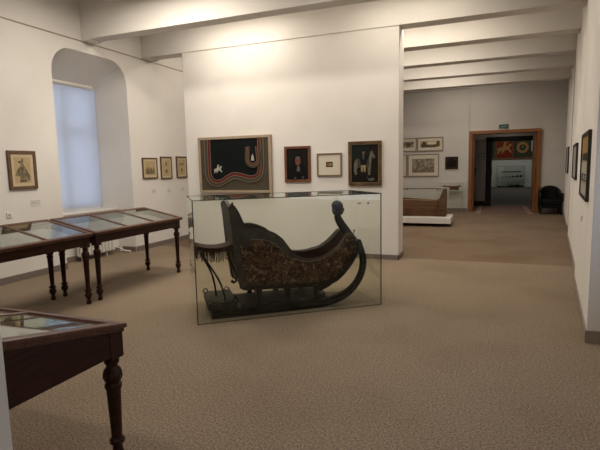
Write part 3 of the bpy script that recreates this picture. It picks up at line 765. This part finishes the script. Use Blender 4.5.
picture('framed_engraving', 'engraving of a lady in wide dress, thick brown frame, left of the window', 'engraving', (XW, 5.135, 1.645), pi/2, .465, .575, .05, [FR5, MOUNT2], sh, matw=.035, matm=MOUNT2, group='framed engravings on the window wall')
sh = [([(.03, .05), (.97, .05), (.97, .95), (.03, .95)], PAPER), ([(.1, .12), (.9, .12), (.9, .45), (.78, .62), (.72, .35), (.6, .6), (.52, .4), (.4, .66), (.3, .4), (.22, .6), (.1, .42)], INKL), ([(.22, .14), (.28, .14), (.27, .5), (.23, .5)], INKP), ([(.6, .14), (.66, .14), (.65, .48), (.61, .48)], INKP)]
picture('framed_engraving', 'framed landscape print of a row of figures, nearest of three right of the window', 'engraving', (XW, 8.03, 1.645), pi/2, .46, .425, .025, [FR5, MOUNT2], sh, matw=.03, matm=MOUNT2, group='framed engravings on the window wall')
sh = [([(.03, .03), (.97, .03), (.97, .97), (.03, .97)], PAPER), (ell(.5, .72, .10, .10), INKL), ([(.44, .60), (.56, .60), (.56, .85), (.44, .85)], INKP), (ell(.5, .3, .17, .12), INKL)]
picture('framed_engraving', 'narrow upright framed print with one figure, middle of three right of the window', 'engraving', (XW, 8.565, 1.65), pi/2, .375, .475, .025, [FR5, MOUNT2], sh, matw=.03, matm=MOUNT2, group='framed engravings on the window wall')
sh = [([(.03, .03), (.97, .03), (.97, .97), (.03, .97)], PAPER), (ell(.32, .68, .09, .07), INKP), (ell(.66, .68, .13, .09), INKL), (ell(.5, .32, .12, .13), INKL), (ell(.5, .34, .05, .07), INKP)]
picture('framed_engraving', 'upright framed print with several small vignettes, farthest of three right of the window', 'engraving', (XW, 9.12, 1.66), pi/2, .385, .475, .025, [FR5, MOUNT2], sh, matw=.03, matm=MOUNT2, group='framed engravings on the window wall')

# pictures on the right wall
FR6 = mat('black_frame', (.010, .008, .007), .35)
RANG = -pi/2 - math.atan(.105)
POST = mat('poster_print', (.30, .25, .17), .5, noise=((.10, .09, .065), 6, .35, .65, (1, 1, 1)))
def rpos(y, off, z): return (xr(y) + off - .001, y, z)
PGOLD = paint('poster_gold', (.26, .16, .06)); PBLK = paint('poster_dark', (.03, .035, .03)); PPALE = paint('poster_pale', (.32, .30, .24))
sh = [([(0, .66), (1, .66), (1, 1), (0, 1)], PGOLD), ([(.1, .60), (.9, .58), (.95, .72), (.1, .70)], PBLK), ([(0, .34), (1, .34), (1, .56), (0, .56)], PPALE), ([(.1, .24), (.9, .24), (.9, .36), (.1, .36)], PBLK), ([(.3, .26), (.45, .26), (.45, .34), (.3, .34)], PPALE), ([(.6, .26), (.75, .26), (.75, .34), (.6, .34)], PPALE), ([(0, 0), (1, 0), (1, .2), (0, .2)], PPALE)]
picture('framed_poster', 'large black framed poster with a golden upper part, nearest on the right wall', 'poster', rpos(5.84, 0, 1.555), RANG, 1.15, .69, .035, [FR6, POST], sh, group='framed posters on the right wall')
GREYP = mat('grey_print', (.30, .29, .27), .5, noise=((.22, .21, .2), 6, .35, .65, (1, 1, 1)))
picture('framed_poster', 'slim black framed pale print on the right wall, middle one of the three', 'poster', rpos(9.2, .04, 1.60), RANG, 1.3, .58, .03, [FR6, GREYP], [], group='framed posters on the right wall')
picture('framed_poster', 'slim black framed pale print on the right wall, the one nearest the black armchair', 'poster', rpos(14.35, .07, 1.64), RANG, 1.75, .66, .03, [FR6, GREYP], [], group='framed posters on the right wall')

# prints on the far wall
WF = YF - .041
PFR = mat('olive_print_frame', (.20, .16, .10), .5); PRN = mat('print_paper', (.52, .47, .38), .85); PRI = mat('print_image', (.30, .25, .19), .85, noise=((.10, .08, .055), 9, .4, .62, (1, 1, 1)))
def fprint(x0, x1, z0, z1, lab, shp):
    picture('framed_print', lab, 'print', ((x0 + x1) / 2, WF, (z0 + z1) / 2), 0, x1 - x0, z1 - z0, .035, [PFR, PRN], shp, depth=.035, group='framed prints on the far wall')
boat = [(.10, .40), (.22, .75), (.32, .70), (.36, .48), (.6, .44), (.75, .5), (.80, .8), (.88, .75), (.9, .35), (.7, .22), (.35, .24), (.15, .22)]
IM = [(.12, .15), (.88, .15), (.88, .82), (.12, .82)]
fprint(-2.34, -1.47, 2.055, 2.53, 'upper right framed print on the far wall showing a long boat shape', [([(.08, .25), (.92, .25), (.92, .78), (.08, .78)], PAPER), (boat, INKP), ([(.38, .5), (.74, .52), (.72, .7), (.42, .7)], MNT)])
fprint(-3.21, -2.36, 2.055, 2.53, 'upper left framed print on the far wall, partly behind the partition', [([(.08, .25), (.92, .25), (.92, .78), (.08, .78)], PRI), (ell(.68, .5, .10, .2), INKP)])
fprint(-2.66, -1.60, 1.185, 1.97, 'lower right framed print on the far wall, the largest of the set', [(IM, PRI), ([(.12, .15), (.88, .15), (.88, .3), (.6, .34), (.3, .26), (.12, .36)], INKL)])
fprint(-3.74, -2.68, 1.185, 1.97, 'lower left framed print on the far wall, mostly behind the partition', [(IM, PRI)])
DKM = mat('dark_relief', (.010, .007, .005), .6, spec=.1)
t = thing('dark_relief_plaque', 'small square dark plaque with a round relief, left of the orange doorway', 'plaque', (-1.19, WF, 1.43))
m = MB(); m.box(-.21, .21, -.03, .004, 0, .42); m.build('plaque_board', mat('plaque_brown', (.03, .018, .012), .6, spec=.1), t, bevel=.005)
m = MB(); rs = [[(r_ * cos(2*pi*j/20), y_, .21 + r_ * sin(2*pi*j/20)) for j in range(20)] for y_, r_ in ((-.028, .15), (-.042, .14), (-.046, .10), (-.052, .05), (-.053, .01))]
m.rings(rs); m.build('round_relief', DKM, t, smooth=True)

# label cards
def card(loc, rz, w, h, lab):
    m = MB(); m.box(-w/2, w/2, -.004, .002, -h/2, h/2); m.mi = 1
    for k in range(3): m.box(-w/2 + .01, w/2 - .01 - .02 * (k % 2), -.0046, -.004, h/2 - .018 - k * .02, h/2 - .011 - k * .02)
    o = m.build('label_card', [CARD, INK]); o.location = loc; o.rotation_euler = (0, 0, rz); tag(o, lab, 'label card', 'wall label cards')
card((XW, 5.32, 1.14), pi/2, .17, .09, 'white label card on the wall under the lady engraving')
card((XW, 8.13, 1.16), pi/2, .13, .09, 'white label card under the nearest of three small prints right of the window')
card((XW, 8.64, 1.15), pi/2, .10, .08, 'white label card under the middle of three small prints right of the window')
card((XW, 9.14, 1.16), pi/2, .10, .08, 'white label card under the farthest of three small prints right of the window')

# sockets
def socket(name, loc, rz, lab, s=.08):
    t = thing(name, lab, 'socket', loc, rz)
    m = MB(); m.box(-s/2, s/2, -.012, 0, 0, s); m.build('plate', PLASTIC, t, bevel=.003)
    m = MB(); m.prism([(s*.26*cos(2*pi*i/14), s/2 + s*.26*sin(2*pi*i/14)) for i in range(14)], 1, -.014, -.011); m.build('insert', INK, t)
socket('wall_socket', (XW, 4.86, .955), pi/2, 'white wall socket above the far edge of the table at the left photo edge')
socket('wall_socket', (xr(6.1) - .001, 6.1, .93), RANG, 'small pale switch plate on the right wall under the nearest poster', .07)
socket('wall_socket', (-1.72, WF, .99), 0, 'small round switch on the far wall above the wooden trough', .06)

# radiator
rad = thing('radiator', 'white cast iron radiator in the window niche behind the display tables', 'radiator', (-6.76, 6.30, 0))
for k in range(10):
    y = .04 + k * .085
    m = MB()
    for dx in (-.035, .035): m.tube(crv([(dx, y, .10), (dx, y, .3), (dx, y, .52)], 3), .032, 10)
    m.ball((0, y, .52), .034, 10, 6, (1.7, 1, 1)); m.ball((0, y, .11), .034, 10, 6, (1.7, 1, 1))
    m.build('section', WHITE, rad, smooth=True)
m = MB(); m.tube([(0, .02, .14), (0, .82, .14)], .022, 10); m.tube([(0, .02, .5), (0, .82, .5)], .022, 10)
for y in (.08, .66): m.box(-.02, .02, y - .012, y + .012, 0, .1)
m.build('connecting_pipe', WHITE, rad, smooth=True)
m = MB(); m.tube(crv([(0, .82, .14), (.03, .94, .12), (.10, 1.02, .05), (.2, 1.10, .025)], 5), .014, 8); m.build('supply_pipe', WHITE, rad, smooth=True)

# ------------------------------------------------------------------ far part of the room
# trough in its case on a white plinth
pl = thing('low_plinth', 'low white plinth on recessed feet carrying the wooden trough', 'plinth', (-2.2, 12.6, 0))
m = MB(); m.box(-1.3, 1.32, 0, 1.0, .085, .235); m.build('plinth_top', mat('plinth_white', (.60, .58, .54), .5), pl, bevel=.004)
for x0 in (-1.0, .84):
    m = MB(); m.box(x0, x0 + .3, .06, .9, 0, .085); m.build('foot', IRON, pl)
TW = mat('trough_wood', (.15, .065, .026), .7, noise=((.06, .026, .012), 6, .3, .7, (.6, 2, 3)), bump=(30, .4), spec=.2)
TWL = mat('trough_edge_wood', (.27, .17, .085), .6, noise=((.19, .11, .055), 8, .3, .7, (1, 1, 1)))
tr = thing('wooden_trough', 'old carved reddish wooden dugout trough with raised end under glass', 'trough', (-2.2, 12.85, .236))
m = MB(); rs = []
def tsec(x, h, w): 
    o = [(-w*.42, 0), (-w*.5, h*.5), (-w*.5, h), (-w*.38, h), (-w*.34, h*.35), (w*.34, h*.35), (w*.38, h), (w*.5, h), (w*.5, h*.5), (w*.42, 0)]
    return [(x, .33 + a, b) for a, b in o]
for x, h in ((-1.15, .46), (-.6, .47), (-.1, .47), (.4, .44), (.75, .42), (.92, .42), (1.0, .44)): rs.append(tsec(x, h, .56))
m.rings(rs); m.build('hull', TW, tr)
m = MB(); m.prism([(.95, 0), (.95, .44), (1.02, .50), (1.10, .72), (1.17, .73), (1.17, 0)], 1, .05, .61); m.build('raised_end', TW, tr, bevel=.012)
m = MB(); m.prism([(-1.15, .465), (-1.15, .485), (.70, .44), (1.0, .455), (1.0, .435), (.70, .42)], 1, .045, .12); m.build('rim', TWL, tr)
tg_ = thing('glass_cover', 'low clear glass cover over the wooden trough', 'display case', (-2.2, 12.78, .236))
for n_, b in (('glass_front', (-1.25, 1.2, 0, .006, 0, .73)), ('glass_back', (-1.25, 1.2, .80, .806, 0, .73)), ('glass_top', (-1.25, 1.2, 0, .806, .73, .736)), ('glass_side', (1.2, 1.206, 0, .806, 0, .73))):
    m = MB(); m.box(*b); m.build(n_, LGLASS, tg_)
m = MB(); m.box(-1.25, 1.2, -.004, .004, .732, .742); 
for x in (.2, .98): m.box(x - .02, x + .02, -.012, .01, .715, .745)
m.build('clip', EDGE, tg_)
# slim wall vitrine with wooden object
vt = thing('glass_vitrine', 'small upright glass vitrine against the far wall left of the doorway', 'display case', (-1.17, 16.62, 0))
for n_, b in (('glass_front', (-.22, .34, -.0, .006, 0, .73)), ('glass_side', (-.22, -.214, .006, .40, 0, .73)), ('glass_side', (.334, .34, .006, .40, 0, .73)), ('glass_shelf', (-.36, .38, -.02, .40, .73, .742)),
              ('glass_front', (-.36, .38, -.02, -.014, .742, .97)), ('glass_side', (-.36, -.354, -.014, .40, .742, .97)), ('glass_side', (.374, .38, -.014, .40, .742, .97)), ('glass_top', (-.36, .38, -.02, .40, .97, .978))):
    m = MB(); m.box(*b); m.build(n_, CGLASS, vt)
m = MB(); e_ = .005
for x in (-.22, .34): m.box(x - e_, x + e_, -e_, e_, 0, .73)
for x in (-.36, .38): m.box(x - e_, x + e_, -.02 - e_, -.02 + e_, .742, .98)
for z in (.736, .975): m.box(-.36, .38, -.02 - e_, -.02 + e_, z - e_, z + e_)
m.build('glass_edge', mat('glass_edge_pale', (.30, .38, .34), .4), vt)
ob = thing('carved_wood_block', 'small reddish carved wooden object on the vitrine shelf', 'carving', (-1.17, 16.72, .743))
m = MB(); m.box(-.20, .24, 0, .16, 0, .10); m.build('body', TW, ob, bevel=.01)
m = MB(); m.box(-.30, .32, .02, .14, .10, .125); m.ball((-.22, .08, .125), .03); m.ball((.25, .08, .125), .03); m.build('bar', TW, ob)
# exit sign, box on wall
ex = thing('exit_sign', 'small dark green exit sign above the orange door frame', 'sign', (.405, YF, 2.715))
m = MB(); m.box(-.14, .14, -.03, 0, 0, .13); m.build('sign_box', GREENS, ex, bevel=.003)
cu = bpy.data.curves.new('exit_text', 'FONT'); cu.body = 'EXIT'; cu.size = .062; cu.align_x = 'CENTER'; cu.extrude = .001
tx = bpy.data.objects.new('tmp_text', cu); COL.objects.link(tx); bpy.context.view_layer.update()
me = bpy.data.meshes.new_from_object(tx.evaluated_get(bpy.context.evaluated_depsgraph_get())); bpy.data.objects.remove(tx)
me.materials.clear(); me.materials.append(SIGNW); to = bpy.data.objects.new('sign_lettering', me); COL.objects.link(to); to.parent = ex
to.location = (0, -.032, .04); to.rotation_euler = (pi/2, 0, 0); to.scale = (1.5, 1, 1)
eb = thing('electrical_panel', 'flush white electrical panel on the far wall above the black armchair', 'panel', (1.90, YF, 1.93))
m = MB(); m.box(-.21, .21, -.018, 0, 0, .40); m.build('cover', WALLF, eb, bevel=.004)
m = MB(); m.box(-.19, -.17, -.024, -.018, .18, .22); m.build('latch', INK, eb)
# striped floor runner in the doorway
rg = thing('striped_runner', 'brown floor runner with pale edge stripes lying in the orange doorway', 'rug', (.44, 16.2, 0))
m = MB(); m.box(-.80, .86, 0, 3.1, 0.001, .008); m.build('rug_field', mat('rug_brown', (.15, .085, .06), .9, noise=((.11, .062, .045), 12, .3, .7, (1, 1, 1))), rg)
m = MB()
for x in (-.77, -.69, .75, .83): m.box(x - .018, x + .018, 0, 3.1, .008, .010)
m.build('rug_stripe', mat('rug_stripe', (.36, .22, .16), .9), rg)
# armchair
ac = thing('armchair', 'black leather tub armchair in the far right corner beside the doorway', 'armchair', (1.78, 16.55, 0), 0)
m = MB(); rs = []
for i in range(17):
    a = pi * (1.12) * i / 16 - pi * .06; c, s_ = cos(a), sin(a)
    h = .60 + .27 * max(0, sin(a)) ** .6
    ro, ri = .335, .25
    rs.append([(ro * c, ro * s_ * .9, .20), (ro * c, ro * s_ * .9, h - .04), (.5 * (ro + ri) * c, .5 * (ro + ri) * s_ * .9, h), (ri * c, ri * s_ * .9, h - .04), (ri * c, ri * s_ * .9, .20)])
m.rings(rs); m.build('backrest', BLACKL, ac, smooth=True)
m = MB(); m.box(-.26, .26, -.30, .22, .30, .46); m.build('seat', BLACKL, ac, bevel=.03)
m = MB(); m.box(-.30, .30, -.28, .25, .18, .30); m.build('seat_base', BLACKL, ac, bevel=.01)
for x in (-.30, .30):
    m = MB(); m.tube(crv([(x * .95, -.02, .62), (x * 1.02, -.2, .63), (x, -.30, .58), (x * .98, -.31, .40)], 5), .035, 8); m.build('armrest', BLACKL, ac, smooth=True)
    for y in (-.26, .22):
        m = MB(); m.rings([[(x * .9 - w, y - w, z), (x * .9 + w, y - w, z), (x * .9 + w, y + w, z), (x * .9 - w, y + w, z)] for z, w in ((0, .016), (.19, .024))]); m.build('leg', IRON, ac)

# hall beyond: tapestries, ledge, vitrine with models
TG = mat('tapestry_green', (.030, .036, .024), .9, noise=((.05, .05, .03), 3, .3, .7, (1, 1, 1))); TR = paint('banner_red', (.20, .030, .016), .9); TG2 = paint('banner_gold', (.36, .20, .07), .9); TDK = paint('banner_dark', (.02, .02, .02), .9)
TTRIM = paint('banner_trim', (.14, .13, .07), .9)
hangy = HY - .26
bn = thing('heraldic_banner', 'red banner with golden mounted knight seen through the doorway', 'banner', (.93, hangy - .03, 1.98))
m = MB(); m.box(-.53, .53, -.01, .01, 0, 1.23); m.mi = 1
m.prism([(-.47 + a * .95, .22 + b * .86) for a, b in horse], 1, -.022, -.01)
m.ball((.03, -.018, 1.05), .08, 8, 6, (1, .1, 1)); m.tube([(.03, -.02, .9), (.22, -.02, 1.05), (.36, -.02, 1.12)], .025, 6); m.build('banner_cloth', [TR, TG2], bn)
m = MB()
for x in (-.62, -.54, .53): m.box(x, x + .05, -.012, .008, -.05, 1.26)
m.box(-.6, .58, -.012, .008, -.09, -.03); m.build('banner_border', TTRIM, bn)
em = thing('emblem_banner', 'green hanging with a round golden emblem seen through the doorway', 'banner', (2.06, hangy - .03, 1.90))
m = MB(); m.box(-.50, .50, -.01, .01, 0, 1.30); m.mi = 1
n_ = 24; P = [((.36 + (.03 if i % 2 else 0)) * cos(2*pi*i/n_), .72 + (.36 + (.03 if i % 2 else 0)) * sin(2*pi*i/n_)) for i in range(n_)]
m.prism(P, 1, -.018, -.01); m.mi = 2; m.prism([(.20*cos(2*pi*i/16), .72 + .20*sin(2*pi*i/16)) for i in range(16)], 1, -.024, -.018); m.mi = 3
m.prism([(-.09, .62), (.09, .62), (.11, .80), (0, .86), (-.11, .80)], 1, -.03, -.024)
m.build('banner_cloth', [TG, TG2, TDK, TTRIM], em)
m = MB(); m.box(-1.2, 4.6, HY - .22, HY - .002, 1.93, 3.6); tag(m.build('dark_tapestry', TG), 'dark green tapestry strip hanging behind the banners in the far hall', 'tapestry')
m = MB(); m.box(-1.2, 2.76, HY - .9, HY - .31, 1.841, 1.93); tag(m.build('wooden_ledge', DOORW, bevel=.01), 'orange wooden ledge running along the top of the low white wall in the far hall', 'ledge')
m = MB(); m.box(-1.2, 2.7, HY - .85, HY - .3, 0, 1.84); m.build('wall_low', mat('low_wall_white', (.52, .53, .50), .8), kind='structure')
m = MB(); m.box(2.60, 2.88, HY - .26, HY - .225, 2.35, 3.20); tag(m.build('white_notice', PLASTIC), 'tall white notice hanging right of the emblem banner in the far hall', 'notice')
m = MB(); m.box(2.82, 3.4, HY - 2.0, HY - .9, 0, 2.3); m.box(2.80, 3.42, HY - 2.02, HY - .88, 2.3, 2.36); tag(m.build('dark_cabinet', DOORK), 'tall dark cabinet at the right side of the far hall', 'cabinet')
hv = thing('model_showcase', 'glass showcase with dark models on two shelves below the banners', 'display case', (1.33, HY - 1.4, 0))
for n2, b in (('glass_front', (-.82, .82, 0, .01, .05, 1.38)), ('glass_back', (-.82, .82, .44, .45, .05, 1.38)), ('glass_side', (-.82, -.81, .01, .44, .05, 1.38)), ('glass_side', (.81, .82, .01, .44, .05, 1.38)), ('glass_top', (-.82, .82, 0, .45, 1.38, 1.39)), ('glass_shelf', (-.81, .81, .02, .44, .64, .65)), ('glass_shelf', (-.81, .81, .02, .44, .96, .97))):
    m = MB(); m.box(*b); m.build(n2, LGLASS, hv)
m = MB()
for x in (-.82, .82): m.box(x - .01, x + .01, -.01, .01, 0, 1.4)
m.box(-.82, .82, -.01, .01, 1.38, 1.40); m.box(-.82, .82, -.01, .45, 0, .05); m.build('showcase_frame', EDGE, hv)
for i, (x, w, h, z) in enumerate(((-.47, .09, .05, .651), (-.27, .08, .05, .651), (-.05, .09, .06, .651), (.18, .10, .09, .651), (.40, .09, .14, .651), (.62, .10, .15, .651))):
    m = MB(); m.rings([[(x_, -.06 * k, z_) for x_, z_ in ((-w, h*.4), (-w*.6, 0), (w*.6, 0), (w, h*.45), (w*.4, h), (-w*.3, h*.8))] for k in (-.8, 1)])
    o = m.build('small_model', IRON); o.location = (1.33 + x, HY - 1.2, z)
    tag(o, ['flat dark model at the left end of the lower showcase shelf', 'flat dark model second from left on the lower showcase shelf', 'flat dark model third from left on the lower showcase shelf', 'low dark model fourth from left on the lower showcase shelf', 'round dark model, left of the two tall ones on the lower showcase shelf', 'round dark model at the right end of the lower showcase shelf'][i], 'model', 'models in the far showcase')
m = MB(); m.tube(crv([(-.5, 0, .03), (-.2, 0, .045), (.3, 0, .04), (.75, 0, .06)], 5), [.02] + [.035] * 14 + [.02], 8)
o = m.build('long_model', IRON); o.location = (1.25, HY - 1.2, .965); tag(o, 'long thin dark model on the upper showcase shelf', 'model')
m = MB()
for k in range(26):
    x = random.uniform(-.75, .75); h = .10 + .13 * math.exp(-((x - .25) / .4) ** 2)
    m.ball((x, random.uniform(-.1, .1), h * random.uniform(.35, .8)), h * .5, 8, 5, (1.6, 1, .7))
o = m.build('green_camouflage_net', mat('net_green', (.030, .042, .018), .9), smooth=True); o.location = (1.33, HY - 1.65, 0); tag(o, 'low heap of dark green netting on the floor in front of the far showcase', 'netting')

# ------------------------------------------------------------------ lamps
LAMP = bpy.data.materials.new('lamp_diffuser'); LAMP.use_nodes = True
nt = LAMP.node_tree; b_ = nt.nodes['Principled BSDF']; b_.inputs['Base Color'].default_value = (.8, .8, .75, 1); b_.inputs['Emission Color'].default_value = (1, .86, .66, 1); b_.inputs['Emission Strength'].default_value = 3
def lamp(x, y, power, w=1.2, where='in a ceiling bay', z=4.30, col=(1, .915, .80)):
    t = thing('ceiling_light', where, 'ceiling light', (x, y, z), 0, 'tube lights between the ceiling beams')
    m = MB(); m.box(-w/2, w/2, -.06, .06, .04, CZ - z - .001); m.build('housing', PLASTIC, t, bevel=.004)
    m = MB(); m.box(-w/2 + .02, w/2 - .02, -.04, .04, .0, .04); m.build('diffuser', LAMP, t)
    l = bpy.data.lights.new('light', 'AREA'); l.shape = 'RECTANGLE'; l.size = w; l.size_y = .3; l.energy = power; l.color = col
    o = bpy.data.objects.new('tube_glow', l); COL.objects.link(o); o.parent = t; o.location = (0, 0, -.01)
LP = [(-4.2, 7.18, 46, 'ceiling tube light in front of the partition, on the window side'), (-1.2, 7.18, 28, 'ceiling tube light in front of the partition, on the corridor side'),
      (-4.3, 5.45, 88, 'tube light in the second ceiling bay, left one'), (-.8, 5.45, 36, 'tube light in the second ceiling bay, right one'),
      (-3.2, 2.9, 27, 'tube light in the ceiling bay above the nearest table'), (-1.5, .2, 45, 'tube light in the ceiling bay behind the viewer'),
      (-4.9, 9.2, 30, 'tube light added behind the partition to brighten the window wall'), (-1.3, 8.6, 50, 'tube light in the first bay behind the partition'), (-1.3, 10.2, 44, 'tube light in the second bay behind the partition'), (-1.3, 11.95, 42, 'tube light in the third bay behind the partition'),  # leftmost lamp here is added, to brighten the gap beside the partition
      (-1.3, 13.7, 40, 'tube light in the fourth bay behind the partition'), (-.8, 15.7, 26, 'tube light in the last bay before the far wall')]
for x, y, p, lab in LP: lamp(x, y, p, where=lab, w=2.2 if y > 8.3 and x > -3 else 1.6)
lamp(.6, 18.4, 2.5, z=2.8, w=.6, where='small tube light on the vestibule ceiling')
l = bpy.data.lights.new('hall_light', 'AREA'); l.size = 4; l.energy = 125; l.color = (1, .96, .86)
o = bpy.data.objects.new('hall_light', l); COL.objects.link(o); o.location = (1.5, 31, 5.9)

# ------------------------------------------------------------------ world and camera
w = bpy.data.worlds.new('world'); S.world = w; w.use_nodes = True
w.node_tree.nodes['Background'].inputs[0].default_value = (.66, .75, 1.0, 1); w.node_tree.nodes['Background'].inputs[1].default_value = 4.6

yaw, p, r = radians(21.69), radians(6.918), radians(-1.209)
fw = Vector((-sin(yaw) * cos(p), cos(yaw) * cos(p), -sin(p))); x = Vector((cos(yaw), sin(yaw), 0)); u = x.cross(fw)
x2 = cos(r) * x + sin(r) * u; u2 = -sin(r) * x + cos(r) * u
M = Matrix((x2, u2, -fw)).transposed().to_4x4(); M.translation = (0, 0, 1.6)
cam = bpy.data.cameras.new('camera'); co = bpy.data.objects.new('camera', cam); COL.objects.link(co); co.matrix_world = M
cam.sensor_width = 36; cam.lens = 36 * 475.6 / 600; cam.clip_end = 200; S.camera = co
S.view_settings.view_transform = 'Standard'; S.view_settings.look = 'None'; S.view_settings.gamma = 1
S.view_settings.exposure = 0
S.cycles.max_bounces = 10; S.cycles.transparent_max_bounces = 32; S.cycles.sample_clamp_indirect = 4
S.cycles.use_denoising = True
